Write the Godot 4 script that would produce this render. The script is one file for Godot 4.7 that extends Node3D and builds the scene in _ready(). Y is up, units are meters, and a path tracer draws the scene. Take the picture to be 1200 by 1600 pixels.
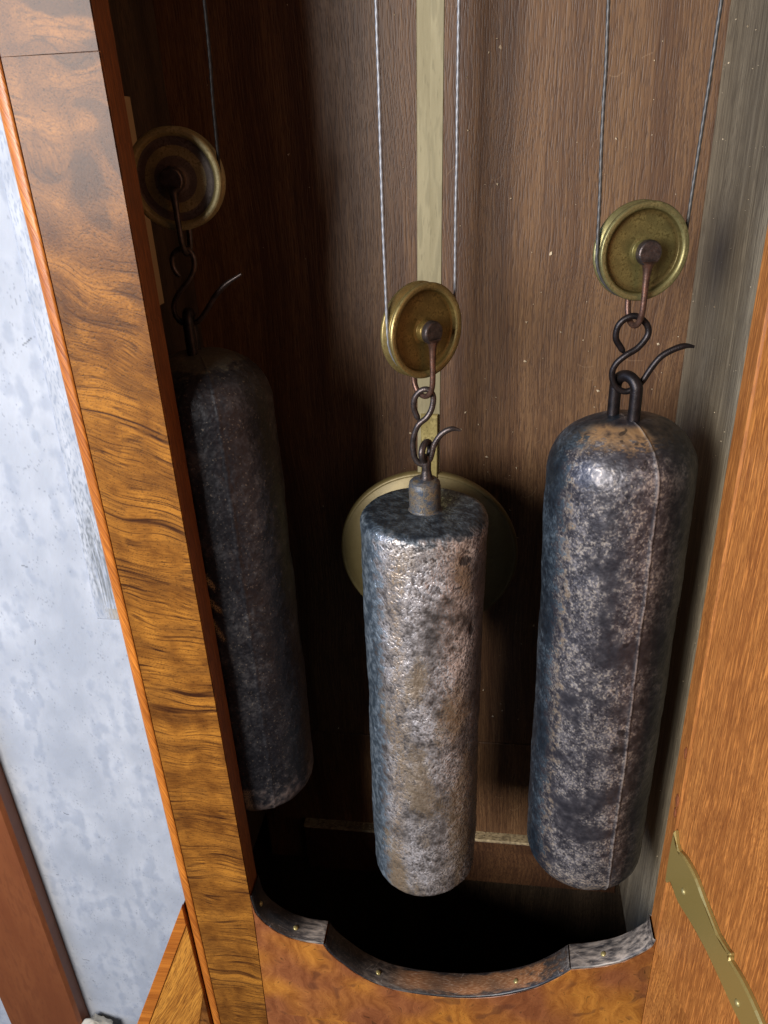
extends Node3D
# Inside of an old longcase clock: three iron weights hang on pulleys before the pendulum.
# Heights below are measured from the camera's level, which is Y0 above the floor.

const Y0 := 1.15
const UP := Vector3(0, Y0, 0)
var rng := RandomNumberGenerator.new()
var M := {}

# ------------------------------------------------------------------ setting up
func _ready() -> void:
	rng.seed = 7
	var cam := Camera3D.new()
	cam.name = "camera"
	cam.position = Vector3(0.0305, Y0, 0.282)
	cam.rotation_degrees = Vector3(-26.337, 9.012, -2.743)
	cam.fov = 67.3
	cam.near = 0.01
	cam.far = 20.0
	add_child(cam)
	cam.current = true
	var env := Environment.new()
	env.background_mode = Environment.BG_COLOR
	env.background_color = Color(0.031, 0.032, 0.036).linear_to_srgb()
	env.tonemap_mode = Environment.TONE_MAPPER_LINEAR
	env.tonemap_exposure = 1.0
	env.sdfgi_enabled = true
	env.ssao_enabled = true
	env.ssil_enabled = true
	var we := WorldEnvironment.new()
	we.name = "environment"
	we.environment = env
	add_child(we)
	# two windows of the room: one beside the camera, a bluer one further to the left
	var window := AreaLight3D.new()
	window.name = "window_light"
	window.area_size = Vector2(0.50, 0.56)
	window.light_color = Color(1.0, 0.985, 0.97)
	window.light_energy = 2.45
	window.area_range = 8.0
	window.shadow_enabled = true
	add_child(window)
	window.look_at_from_position(Vector3(-0.60, Y0 + 0.15, 0.92), Vector3(0.0, Y0 - 0.2, -0.05))
	var side := AreaLight3D.new()
	side.name = "side_window_light"
	side.area_size = Vector2(0.8, 1.1)
	side.light_color = Color(0.45, 0.70, 1.0)
	side.light_energy = 0.9
	side.area_range = 8.0
	side.shadow_enabled = true
	add_child(side)
	side.look_at_from_position(Vector3(-1.20, Y0 + 0.15, 0.72), Vector3(0.0, Y0 - 0.2, -0.05))

	materials()
	walls()
	clock_case()
	pendulum()
	weights()
	pulleys_and_cables()
	hooks()
	dust()


# ------------------------------------------------------------------ scene helpers
func thing(called: String, label: String, category: String, base: Vector3, group := "") -> Node3D:
	var o := Node3D.new()
	o.name = called
	add_child(o, true)
	o.position = base + UP
	o.set_meta("base", base)
	o.set_meta("label", label)
	o.set_meta("category", category)
	if group != "":
		o.set_meta("group", group)
	return o


func part(called: String, mesh: Mesh, mat: Material, parent: Node3D, at = null) -> MeshInstance3D:
	var o := MeshInstance3D.new()
	o.name = called
	o.mesh = mesh
	o.material_override = mat
	parent.add_child(o, true)
	if at != null:
		o.position = at
	elif parent.has_meta("base"):
		o.position = -parent.get_meta("base")
	return o


# ------------------------------------------------------------------ mesh helpers
func skin(rings: Array, closed: bool, uvs: Array = [], cols: Array = [], caps := false) -> ArrayMesh:
	# rings of equally many points joined into one smooth surface; a closed ring repeats its first point
	var nr := rings.size()
	var nu: int = rings[0].size()
	var V := PackedVector3Array()
	var N := PackedVector3Array()
	var T := PackedVector2Array()
	var K := PackedColorArray()
	var I := PackedInt32Array()
	var mid := []
	for i in nr:
		var c := Vector3.ZERO
		var n0: int = nu - 1 if closed else nu
		for j in n0:
			c += rings[i][j]
		mid.append(c / n0)
	var score := 0.0
	for i in nr:
		var a: PackedVector3Array = rings[maxi(i - 1, 0)]
		var b: PackedVector3Array = rings[mini(i + 1, nr - 1)]
		var r: PackedVector3Array = rings[i]
		for j in nu:
			var jl: int = j - 1 if j > 0 else (nu - 2 if closed else 0)
			var jr: int = j + 1 if j < nu - 1 else (1 if closed else nu - 1)
			var n := (r[jr] - r[jl]).cross(b[j] - a[j])
			if n.length_squared() < 1e-22:
				n = Vector3.ZERO
			else:
				n = n.normalized()
			V.append(r[j])
			N.append(n)
			T.append(uvs[i][j] if uvs.size() else Vector2(float(j) / (nu - 1), float(i) / (nr - 1)))
			if cols.size():
				K.append(cols[i] if cols[i] is Color else cols[i][j])
			score += n.dot((r[j] - mid[i]).normalized())
	var flip := score < 0.0
	for k in N.size():
		if N[k] == Vector3.ZERO:
			var i := k / nu
			N[k] = (mid[i] - mid[1 if i == 0 else i - 1]).normalized()
		elif flip:
			N[k] = -N[k]
	for i in nr - 1:
		for j in nu - 1:
			var p := i * nu + j
			if flip:
				I.append_array([p, p + 1, p + nu, p + 1, p + nu + 1, p + nu])
			else:
				I.append_array([p, p + nu, p + 1, p + 1, p + nu, p + nu + 1])
	if caps:
		for e in [0, nr - 1]:
			var c := V.size()
			var out: Vector3 = (mid[e] - mid[1 if e == 0 else e - 1]).normalized()
			for j in nu:
				V.append(rings[e][j])
				N.append(out)
				T.append(Vector2(float(j) / nu, 0))
				if cols.size():
					K.append(cols[e] if cols[e] is Color else cols[e][j])
			for j in range(1, nu - 2):
				var f := (V[c] - V[c + j + 1]).cross(V[c] - V[c + j])
				if f.dot(out) > 0:
					I.append_array([c, c + j, c + j + 1])
				else:
					I.append_array([c, c + j + 1, c + j])
	var arr := []
	arr.resize(Mesh.ARRAY_MAX)
	arr[Mesh.ARRAY_VERTEX] = V
	arr[Mesh.ARRAY_NORMAL] = N
	arr[Mesh.ARRAY_TEX_UV] = T
	if cols.size():
		arr[Mesh.ARRAY_COLOR] = K
	arr[Mesh.ARRAY_INDEX] = I
	var m := ArrayMesh.new()
	m.add_surface_from_arrays(Mesh.PRIMITIVE_TRIANGLES, arr)
	return m


func crisp(profile: Array) -> Array:
	# a profile with a point just before and just after each corner, so that corners stay crisp under smooth normals
	var out := []
	for i in profile.size() - 1:
		var a: Vector2 = profile[i]
		var b: Vector2 = profile[i + 1]
		out.append(a)
		var l := a.distance_to(b)
		var e := minf(0.00025, l * 0.3)
		out.append(a.lerp(b, e / l))
		out.append(b.lerp(a, e / l))
	out.append(profile[-1])
	return out


func lathe(profile: Array, segs: int, about_z := false, colour = null) -> ArrayMesh:
	# profile of (radius, height), turned about y (or z)
	var rings := []
	var cols := []
	for p in profile:
		var r := PackedVector3Array()
		for j in segs + 1:
			var a := TAU * (j % segs) / segs
			r.append(Vector3(cos(a) * p.x, sin(a) * p.x, p.y) if about_z else Vector3(cos(a) * p.x, p.y, -sin(a) * p.x))
		rings.append(r)
		if colour != null:
			cols.append(colour.call(p))
	return skin(rings, true, [], cols)


func smooth_path(points: Array, per := 6) -> Array:
	var out := []
	for i in points.size() - 1:
		var a: Vector3 = points[maxi(i - 1, 0)]
		var d: Vector3 = points[mini(i + 2, points.size() - 1)]
		for k in per:
			out.append((points[i] as Vector3).cubic_interpolate(points[i + 1], a, d, float(k) / per))
	out.append(points[-1])
	return out


func tube(path: Array, radius: Callable, segs := 12, squash := 1.0) -> ArrayMesh:
	var rings := []
	var side := Vector3.ZERO
	var n := path.size()
	for i in n:
		var t: Vector3 = (path[mini(i + 1, n - 1)] - path[maxi(i - 1, 0)]).normalized()
		if i == 0:
			side = t.cross(Vector3(0.13, 0.31, 0.94)).normalized()
		side = (side - t * side.dot(t)).normalized()
		var up := t.cross(side)
		var rad: float = radius.call(float(i) / (n - 1))
		var r := PackedVector3Array()
		for j in segs + 1:
			var a := TAU * (j % segs) / segs
			r.append(path[i] + (side * cos(a) + up * sin(a) * squash) * rad)
		rings.append(r)
	return skin(rings, true, [], [], true)


func tri(st: SurfaceTool, a: Vector3, b: Vector3, c: Vector3, out: Vector3, ua := Vector2.ZERO, ub := Vector2.ZERO, uc := Vector2.ZERO) -> void:
	if (a - c).cross(a - b).dot(out) < 0:
		var t := b
		b = c
		c = t
		var u := ub
		ub = uc
		uc = u
	var n := (a - c).cross(a - b).normalized()
	for k in [[a, ua], [b, ub], [c, uc]]:
		st.set_normal(n)
		st.set_uv(k[1])
		st.add_vertex(k[0])


func plank(outline: Array, z0: float, z1: float, bevel: float, rect: Rect2, frame := Transform3D()) -> ArrayMesh:
	# a flat piece cut to an outline in x and y, from z0 to z1, its front edge eased by a bevel; uv spans rect, top row first
	var st := SurfaceTool.new()
	st.begin(Mesh.PRIMITIVE_TRIANGLES)
	var n := outline.size()
	var area := 0.0
	for i in n:
		area += (outline[i] as Vector2).cross(outline[(i + 1) % n])
	var s := signf(area)
	var inset := []
	for i in n:
		var e0: Vector2 = (outline[i] - outline[(i + n - 1) % n]).normalized()
		var e1: Vector2 = (outline[(i + 1) % n] - outline[i]).normalized()
		var n0 := Vector2(-e0.y, e0.x) * s
		var n1 := Vector2(-e1.y, e1.x) * s
		var m := (n0 + n1)
		m = m / maxf(0.25, 1.0 + n0.dot(n1))
		inset.append(outline[i] + m * bevel)
	var uv := func(p: Vector2): return Vector2((p.x - rect.position.x) / rect.size.x, (rect.end.y - p.y) / rect.size.y)
	var at := func(p: Vector2, z: float): return frame * Vector3(p.x, p.y, z)
	for i in n:
		var j := (i + 1) % n
		var e: Vector2 = (outline[j] - outline[i]).normalized()
		var o2 := Vector2(e.y, -e.x) * s
		var o := frame.basis * Vector3(o2.x, o2.y, 0)
		var a: Vector2 = outline[i]
		var b: Vector2 = outline[j]
		var c: Vector2 = inset[i]
		var d: Vector2 = inset[j]
		tri(st, at.call(a, z0), at.call(b, z0), at.call(b, z1 - bevel), o, uv.call(a), uv.call(b), uv.call(b))
		tri(st, at.call(a, z0), at.call(b, z1 - bevel), at.call(a, z1 - bevel), o, uv.call(a), uv.call(b), uv.call(a))
		var ob := o + frame.basis.z
		tri(st, at.call(a, z1 - bevel), at.call(b, z1 - bevel), at.call(d, z1), ob, uv.call(a), uv.call(b), uv.call(d))
		tri(st, at.call(a, z1 - bevel), at.call(d, z1), at.call(c, z1), ob, uv.call(a), uv.call(d), uv.call(c))
	for front in [true, false]:
		var ps: Array = inset if front else outline
		var idx := Geometry2D.triangulate_polygon(PackedVector2Array(ps))
		var z := z1 if front else z0
		var o := frame.basis.z * (1.0 if front else -1.0)
		for k in range(0, idx.size(), 3):
			var a: Vector2 = ps[idx[k]]
			var b: Vector2 = ps[idx[k + 1]]
			var c: Vector2 = ps[idx[k + 2]]
			tri(st, at.call(a, z), at.call(b, z), at.call(c, z), o, uv.call(a), uv.call(b), uv.call(c))
	return st.commit()


func rect_outline(x0: float, x1: float, y0: float, y1: float) -> Array:
	return [Vector2(x0, y0), Vector2(x1, y0), Vector2(x1, y1), Vector2(x0, y1)]


func slab(x0: float, x1: float, y0: float, y1: float, z0: float, z1: float, bevel := 0.0004) -> ArrayMesh:
	return plank(rect_outline(x0, x1, y0, y1), z0, z1, bevel, Rect2(x0, y0, x1 - x0, y1 - y0))


func side_slab(x0: float, x1: float, y0: float, y1: float, z0: float, z1: float, bevel := 0.0004) -> ArrayMesh:
	# as slab, but its broad face looks along x; uv runs along z and y
	var toward := 1.0 if x1 > x0 else -1.0
	var f := Transform3D(Basis(Vector3(0, 0, 1), Vector3(0, 1, 0), Vector3(toward, 0, 0)), Vector3(x0, 0, 0))
	return plank(rect_outline(z0, z1, y0, y1), 0.0, absf(x1 - x0), bevel, Rect2(z0, y0, z1 - z0, y1 - y0), f)


# ------------------------------------------------------------------ textures
func noise(s: int, f: float, oct := 3, type := FastNoiseLite.TYPE_SIMPLEX_SMOOTH) -> FastNoiseLite:
	var n := FastNoiseLite.new()
	n.seed = s
	n.noise_type = type
	n.frequency = f
	n.fractal_octaves = oct
	if oct == 1:
		n.fractal_type = FastNoiseLite.FRACTAL_NONE
	return n


func put(data: PackedByteArray, k: int, c: Vector3) -> void:
	data[k] = clampi(int(c.x), 0, 255)
	data[k + 1] = clampi(int(c.y), 0, 255)
	data[k + 2] = clampi(int(c.z), 0, 255)


func texture(w: int, h: int, data: PackedByteArray) -> ImageTexture:
	return ImageTexture.create_from_image(Image.create_from_data(w, h, false, Image.FORMAT_RGB8, data))


func heights(w: int, h: int, data: PackedFloat32Array) -> ImageTexture:
	return ImageTexture.create_from_image(Image.create_from_data(w, h, false, Image.FORMAT_RF, data.to_byte_array()))


func mat(called: String, colour: Color, rough: float, metal := 0.0, tex: Texture2D = null, bump: Texture2D = null, bump_cm := 0.0) -> StandardMaterial3D:
	var m := StandardMaterial3D.new()
	m.resource_name = called
	m.albedo_color = colour
	m.roughness = rough
	m.metallic = metal
	if tex:
		m.albedo_texture = tex
	if bump:
		m.heightmap_enabled = true
		m.heightmap_texture = bump
		m.heightmap_scale = bump_cm
	return m


func tri_mat(m: StandardMaterial3D, scale: Vector3) -> StandardMaterial3D:
	m.uv1_triplanar = true
	m.uv1_scale = scale
	return m


func walnut(w: int, h: int, mm: Vector2, s: int, burl: float, burl_below: float) -> Array:
	# crossband walnut: wavy dark lines across, pores; burl (0..1) mottles it from the top down to burl_below (0..1)
	var d := PackedByteArray()
	d.resize(w * h * 3)
	var hh := PackedFloat32Array()
	hh.resize(w * h)
	var warp := noise(s, 0.020, 2)
	var wide := noise(s + 1, 0.045, 2)
	var line := noise(s + 2, 0.10, 2)
	var thin := noise(s + 6, 0.30, 2)
	var fine := noise(s + 3, 1.1, 2)
	var pore := noise(s + 4, 1.6, 2)
	var cloud := noise(s + 5, 0.035, 3)
	for j in h:
		var y := mm.y * j / h
		var b := burl * (1.0 - smoothstep(burl_below * 0.35, burl_below, float(j) / h)) if burl_below < 1.0 else burl
		for i in w:
			var x := mm.x * i / w
			var wv := warp.get_noise_2d(x * 0.9, y)
			var c := cloud.get_noise_2d(x * 1.6, y)
			var t := y + wv * (4.5 + 9.0 * b) - 0.05 * x - 0.32 * x * smoothstep(0.03, 0.14, float(j) / h) * (1.0 - smoothstep(0.22, 0.50, float(j) / h))
			var xs := x * (0.035 + 0.30 * b)
			var a := wide.get_noise_2d(xs, t)
			var l := pow(maxf(0.0, 1.0 - absf(line.get_noise_2d(xs * 0.8 + 40.0, t)) * 2.6), 8.0)
			var l2 := pow(maxf(0.0, 1.0 - absf(thin.get_noise_2d(xs + 80.0, t)) * 2.2), 5.0)
			l = clampf(l * clampf(0.45 + wide.get_noise_2d(x * 0.5 + 300.0, y) * 1.6 + a, 0.0, 1.0) + l2 * clampf(0.30 + c * 1.6, 0.0, 0.6), 0.0, 1.0) * (1.0 - 0.5 * b)
			var f := fine.get_noise_2d(xs * 3.0, t)
			var p := pore.get_noise_2d(x * 0.35, y * 1.9 + wv * 4.0)
			var v := clampf(0.56 + 0.50 * a + 0.30 * f + 0.50 * c, 0.0, 1.0)
			var col := Vector3(92, 54, 20).lerp(Vector3(170, 112, 42), v)
			col = col.lerp(Vector3(74, 42, 20).lerp(Vector3(138, 88, 42), v), b * 0.8)
			col = col.lerp(Vector3(42, 20, 11), clampf(l * 0.95, 0.0, 0.88))
			col = col.lerp(Vector3(46, 26, 18), smoothstep(0.12, 0.42, wide.get_noise_2d(x * 0.5 - 90.0, t * 1.1) + 0.35 * c) * (0.25 + 0.9 * b) * 0.6)
			if p > 0.32:
				col *= 1.0 - (p - 0.32) * 0.8
			put(d, (j * w + i) * 3, col)
			hh[j * w + i] = 0.5 + 0.15 * f - 0.2 * l - maxf(0.0, p - 0.25) * 0.5
	return [texture(w, h, d), heights(w, h, hh)]


func burr(w: int, h: int, mm: Vector2, s: int) -> Array:
	# figured walnut: flames that run down, smoky knots, amber lights
	var d := PackedByteArray()
	d.resize(w * h * 3)
	var hh := PackedFloat32Array()
	hh.resize(w * h)
	var warp := noise(s, 0.030, 3)
	var flame := noise(s + 1, 0.10, 3)
	var knot := noise(s + 2, 0.045, 2)
	var fine := noise(s + 3, 0.5, 3)
	var tone := noise(s + 4, 0.018, 2)
	for j in h:
		var y := mm.y * j / h
		for i in w:
			var x := mm.x * i / w
			var wx := warp.get_noise_2d(x, y) * 8.0
			var wy := warp.get_noise_2d(x + 200.0, y) * 10.0
			var a := flame.get_noise_2d((x + wx) * 1.2, (y + wy) * 0.33)
			var k := knot.get_noise_2d(x + wx * 0.6, y + wy * 0.6)
			var f := fine.get_noise_2d(x + wx, (y + wy) * 0.5)
			var t := tone.get_noise_2d(x, y)
			var v := clampf(0.5 + 0.55 * a + 0.35 * f + 0.35 * t, 0.0, 1.0)
			var warm := clampf(0.45 + 1.4 * t + 0.5 * (x / mm.x - 0.5), 0.0, 1.0)
			var col := Vector3(116, 66, 38).lerp(Vector3(158, 98, 58), v).lerp(Vector3(128, 74, 28).lerp(Vector3(184, 120, 50), v), warm)
			col = col.lerp(Vector3(70, 40, 30), smoothstep(0.38, 0.66, k + 0.2 * a) * 0.4)
			if f > 0.34:
				col *= 1.0 - (f - 0.34) * 0.9
			put(d, (j * w + i) * 3, col)
			hh[j * w + i] = 0.5 + 0.2 * f
	return [texture(w, h, d), heights(w, h, hh)]


func oak(w: int, h: int, mm: Vector2, s: int, dark: Vector3, light: Vector3, deep: Vector3, flecks: float, slant := 0.0, scratches := 0) -> Array:
	# grain that runs up and down: streaks, pores, pale flecks
	var d := PackedByteArray()
	d.resize(w * h * 3)
	var hh := PackedFloat32Array()
	hh.resize(w * h)
	var broad := noise(s, 0.05, 3)
	var streak := noise(s + 1, 0.8, 3)
	var pore := noise(s + 2, 2.2, 2)
	var fleck := noise(s + 3, 0.30, 2)
	var wav := noise(s + 4, 0.02, 2)
	for j in h:
		var y := mm.y * j / h
		for i in w:
			var x := mm.x * i / w + slant * y
			x += wav.get_noise_2d(x * 0.4, y * 0.22) * 5.0
			var a := broad.get_noise_2d(x * 0.8, y * 0.02)
			var b := streak.get_noise_2d(x, y * 0.018)
			var p := pore.get_noise_2d(x, y * 0.03)
			var f := fleck.get_noise_2d(x * 2.6, y * 0.10)
			var v := clampf(0.5 + 0.65 * a + 0.70 * b, 0.0, 1.0)
			var col := dark.lerp(light, v)
			var fl := smoothstep(0.18, 0.45, f) * flecks
			col = col.lerp(light * 1.28, fl)
			var pr := smoothstep(0.10, 0.42, p)
			col = col.lerp(deep, pr * 0.55)
			put(d, (j * w + i) * 3, col)
			hh[j * w + i] = 0.5 + 0.12 * b - 0.25 * pr + 0.1 * fl
	for k in scratches:
		var p := Vector2(rng.randf_range(0.2, 1.0) * w, rng.randf() * h)
		var dir := Vector2.from_angle(rng.randf_range(0, PI))
		var bend := rng.randf_range(-0.05, 0.05)
		var tone := rng.randf_range(0.15, 0.5)
		for q in rng.randi_range(6, 42):
			p += dir
			dir = dir.rotated(bend)
			var u := clampi(int(p.x), 0, w - 1)
			var v := clampi(int(p.y), 0, h - 1)
			var o := (v * w + u) * 3
			put(d, o, Vector3(d[o], d[o + 1], d[o + 2]).lerp(Vector3(168, 140, 110), tone))
			hh[v * w + u] -= 0.1
	return [texture(w, h, d), heights(w, h, hh)]


func iron_skin(kind: int, s: int) -> Array:
	# the weathered skin of a weight, unrolled: u goes round (0.25 looks to the front), v runs 330 mm from the middle of the top over the side to the foot
	var w := 768
	var h := 1024
	var d := PackedByteArray()
	d.resize(w * h * 3)
	var hh := PackedFloat32Array()
	hh.resize(w * h)
	var rr := PackedByteArray()
	rr.resize(w * h)
	var big := noise(s, 0.035, 3)
	var mid := noise(s + 1, 0.17, 4)
	var fine := noise(s + 2, 0.5, 4)
	var cell := noise(s + 3, 0.20, 1, FastNoiseLite.TYPE_CELLULAR)
	cell.cellular_return_type = FastNoiseLite.RETURN_DISTANCE2_SUB
	cell.cellular_jitter = 1.0
	var pit := noise(s + 4, 0.10, 2)
	var speck := noise(s + 5, 0.7, 2)
	var total := 302.0 if kind == 0 else 314.0
	for j in h:
		var v := float(j) / h
		var run := 330.0 * v
		var rad := clampf(minf(run, total - run) * (1.0 if kind == 0 else 0.86), 0.0, 33.0)
		var y := maxf(0.0, run - (30.0 if kind == 0 else 18.0))
		for i in w:
			var a := TAU * i / w
			var x := cos(a) * rad
			var z := sin(a) * rad
			var b := big.get_noise_3d(x, y, z)
			var m := mid.get_noise_3d(x, y, z)
			var f := fine.get_noise_3d(x, y, z)
			var k := speck.get_noise_3d(x, y * 0.8, z)
			var p := pit.get_noise_3d(x * 1.3, y, z * 1.3)
			var col: Vector3
			var hgt: float
			var rough: float
			if kind == 0:
				# grey lead with a crust: pale ridges, hair cracks, brown film, a few dents
				var c := cell.get_noise_3d(x + m * 6.0, y * 0.8 + f * 2.0, z)
				var net := (1.0 - smoothstep(-1.0, -0.72, c)) * smoothstep(-0.15, 0.25, b + 0.4 * m)
				var t := clampf(0.54 + 0.70 * m + 0.80 * f * smoothstep(-0.4, 0.2, b) + 0.55 * b, 0.0, 1.0)
				col = Vector3(76, 70, 67).lerp(Vector3(212, 203, 199), t)
				col = col.lerp(Vector3(158, 134, 104), smoothstep(-0.05, 0.35, big.get_noise_3d(x + 90.0, y * 0.35, z) + 0.3 * f) * 0.6)
				col = col.lerp(Vector3(222, 218, 220), net * 0.45)
				col = col.lerp(Vector3(150, 122, 90), clampf(1.0 - absf(float(i) / w - 0.312 + 0.02 * b) / 0.035, 0.0, 1.0) * clampf(0.45 + 1.2 * f + 0.8 * m, 0.0, 1.0) * 0.7)
				col = col.lerp(Vector3(72, 67, 66), smoothstep(0.02, 0.10, 0.135 - float(i) / w + 0.10 * m + 0.05 * f) * 0.6)  # darkens the right limb: falloff of light put into the colour
				col = col.lerp(Vector3(226, 218, 212), smoothstep(29.0, 33.0, run + 3.0 * f) * (1.0 - smoothstep(35.0, 44.0, run + 9.0 * m)) * clampf(0.4 + 1.6 * f, 0.0, 0.8))
				var crack := pow(maxf(0.0, 1.0 - absf(pit.get_noise_3d(x * 1.7 + f * 2.5, y * 1.5, z * 1.7)) * 4.5), 5.0) * smoothstep(-0.15, 0.2, m + b)
				var pt := smoothstep(0.44, 0.60, k + 0.5 * m) * 0.5 + crack * 0.85
				for dent in [[0.211, 54.0, 3.2, 2.6, 0.5], [0.128, 43.0, 3.6, 2.2, 0.9], [0.098, 84.0, 2.2, 3.6, 1.0], [0.150, 56.0, 3.0, 0.9, 0.7], [0.236, 47.0, 0.8, 3.0, 0.5]]:
					var e: float = Vector2((float(i) / w - dent[0]) * 190.0 / dent[2], (run - dent[1]) / dent[3]).length() + 0.8 * m + 0.5 * f
					pt += dent[4] * (1.0 - smoothstep(0.6, 1.15, e))
				col = col.lerp(Vector3(40, 37, 38), clampf(pt, 0.0, 1.0) * 0.8)
				# slate blue along one side: cool light put into the colour
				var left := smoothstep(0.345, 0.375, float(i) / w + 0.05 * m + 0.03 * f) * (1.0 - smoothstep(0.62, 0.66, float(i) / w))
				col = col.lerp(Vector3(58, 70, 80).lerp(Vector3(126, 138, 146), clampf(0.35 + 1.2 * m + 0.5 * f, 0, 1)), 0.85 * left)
				var lid := 1.0 - smoothstep(27.0, 33.0, run + 6.0 * m)  # the top likewise: bluish sky light painted into its colour
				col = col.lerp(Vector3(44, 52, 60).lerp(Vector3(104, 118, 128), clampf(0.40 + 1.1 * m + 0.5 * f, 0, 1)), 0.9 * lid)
				hgt = 0.5 + 0.26 * m + 0.28 * f + 0.2 * net * (1.0 - lid) - 0.3 * clampf(pt, 0.0, 1.0)
				rough = 0.50 - 0.10 * t + 0.2 * clampf(pt, 0.0, 1.0)
			elif kind == 1:
				# black paint on iron, worn to grey in clouds and specks
				var t := clampf(0.52 + 0.42 * b + 0.45 * m + 0.45 * f * smoothstep(-0.45, 0.1, b), 0.0, 1.0)
				col = Vector3(42, 40, 45).lerp(Vector3(146, 139, 138), pow(t, 1.7))
				col = col.lerp(Vector3(196, 182, 162), smoothstep(0.16, 0.42, k + 0.35 * m) * 0.6 * smoothstep(-0.40, 0.15, b + 0.4 * m))
				col = col.lerp(Vector3(170, 142, 108), smoothstep(0.02, 0.3, f + 0.4 * m) * smoothstep(268.0, 292.0, run) * 0.6)
				col = col.lerp(Vector3(150, 126, 98), clampf(1.0 - absf(float(i) / w - 0.385 + 0.04 * m) / 0.018, 0.0, 1.0) * clampf(0.3 + 1.5 * m + f, 0.0, 0.7))
				var left := smoothstep(0.392, 0.420, float(i) / w + 0.05 * m + 0.03 * f) * (1.0 - smoothstep(0.62, 0.66, float(i) / w))  # dim bluish light of the left edge, painted into the skin
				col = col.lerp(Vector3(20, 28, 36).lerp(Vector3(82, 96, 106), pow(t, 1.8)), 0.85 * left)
				# rust and dust round the foot of the loop, most of it to the front
				var tan_band := smoothstep(8.0, 14.0, run) * (1.0 - smoothstep(21.0, 27.0, run + 9.0 * m + 5.0 * f)) * smoothstep(-0.3, 0.5, sin(a) + 0.3 * cos(a))
				col = col.lerp(Vector3(190, 150, 106), tan_band * clampf(0.9 + m, 0.0, 1.0) * 0.95)
				var pt := smoothstep(0.58, 0.66, p) * 0.6
				for dent in [[0.213, 172.0, 2.4], [0.216, 183.0, 3.0], [0.225, 120.0, 1.6]]:
					pt += 0.7 * (1.0 - smoothstep(0.6, 1.1, Vector2((float(i) / w - dent[0]) * 205.0, run - dent[1]).length() / dent[2] + 0.6 * m))
				col = col.lerp(Vector3(20, 20, 24), clampf(pt, 0.0, 1.0) * 0.8)
				# the half past the casting seam: darker paint, part of its shade painted in
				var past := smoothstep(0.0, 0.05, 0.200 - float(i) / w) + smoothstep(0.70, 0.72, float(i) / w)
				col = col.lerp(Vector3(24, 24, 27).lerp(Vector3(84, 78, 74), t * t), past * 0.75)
				col = col.lerp(Vector3(170, 164, 160), 0.8 * (1.0 - smoothstep(0.0010, 0.0030, absf(float(i) / w - 0.1955 + 0.0015 * m))) * clampf(0.75 + 1.5 * m + f, 0.25, 1.0) * (1.0 if run < 300.0 else 0.0))
				hgt = 0.5 + 0.18 * m + 0.20 * f - 0.2 * pt + 0.1 * b
				rough = 0.37 + 0.10 * (1.0 - t) + 0.08 * f
			else:
				# dark iron, rubbed in places, bare and brownish at the foot
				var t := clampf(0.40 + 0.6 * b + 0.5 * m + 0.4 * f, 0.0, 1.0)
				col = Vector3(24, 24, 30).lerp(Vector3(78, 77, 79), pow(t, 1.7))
				col = col.lerp(Vector3(136, 118, 110), smoothstep(255.0, 285.0, run + 22.0 * m) * 0.7)
				col = col.lerp(Vector3(180, 160, 130), smoothstep(0.48, 0.62, k) * 0.5)
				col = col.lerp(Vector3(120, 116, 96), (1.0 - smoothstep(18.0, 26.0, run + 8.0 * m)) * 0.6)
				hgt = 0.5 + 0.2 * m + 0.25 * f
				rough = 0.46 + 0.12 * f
			put(d, (j * w + i) * 3, col)
			hh[j * w + i] = hgt
			rr[j * w + i] = clampi(int(rough * 255.0), 60, 250)
	if kind == 2:
		# faded yellowish paint marks: three slanting strokes, and two short ones near the foot
		for stroke in [[0.262, 0.355, 0.232, 0.385], [0.258, 0.400, 0.226, 0.426], [0.256, 0.432, 0.228, 0.476], [0.272, 0.795, 0.270, 0.845], [0.236, 0.785, 0.233, 0.850]]:
			var broad: bool = stroke[1] > 0.7
			for q in 90:
				var t := q / 89.0
				var cx: float = lerpf(stroke[0], stroke[2], t) * w
				var cy: float = lerpf(stroke[1], stroke[3], t) * h
				for e in 44:
					var u := int(cx + rng.randfn(0.0, 5.0 if broad else 2.4))
					var v := int(cy + rng.randfn(0.0, 3.0))
					var o := (clampi(v, 0, h - 1) * w + clampi(u, 0, w - 1)) * 3
					if fine.get_noise_2d(u * 0.7, v * 0.7) > -0.12:
						put(d, o, Vector3(d[o], d[o + 1], d[o + 2]).lerp(Vector3(196, 168, 116), 0.25))
	var rt := ImageTexture.create_from_image(Image.create_from_data(w, h, false, Image.FORMAT_L8, rr))
	return [texture(w, h, d), heights(w, h, hh), rt]


func blotches(w: int, h: int, s: int, a: Vector3, b: Vector3, dirt: Vector3, amount: float, scale: float) -> Array:
	var d := PackedByteArray()
	d.resize(w * h * 3)
	var hh := PackedFloat32Array()
	hh.resize(w * h)
	var n1 := noise(s, scale, 4)
	var n2 := noise(s + 1, scale * 5.0, 3)
	var n3 := noise(s + 2, scale * 14.0, 2)
	n1.domain_warp_enabled = true
	for j in h:
		for i in w:
			var p := n1.get_noise_2d(i, j)
			var q := n2.get_noise_2d(i, j)
			var r := n3.get_noise_2d(i, j)
			var col := a.lerp(b, clampf(0.5 + p * 1.2 + q * 0.4, 0.0, 1.0))
			col = col.lerp(dirt, clampf(smoothstep(0.15, 0.6, q + 0.6 * p) + smoothstep(0.42, 0.6, r), 0.0, 1.0) * amount)
			put(d, (j * w + i) * 3, col)
			hh[j * w + i] = 0.5 + 0.3 * q + 0.2 * r
	return [texture(w, h, d), heights(w, h, hh)]


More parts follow.
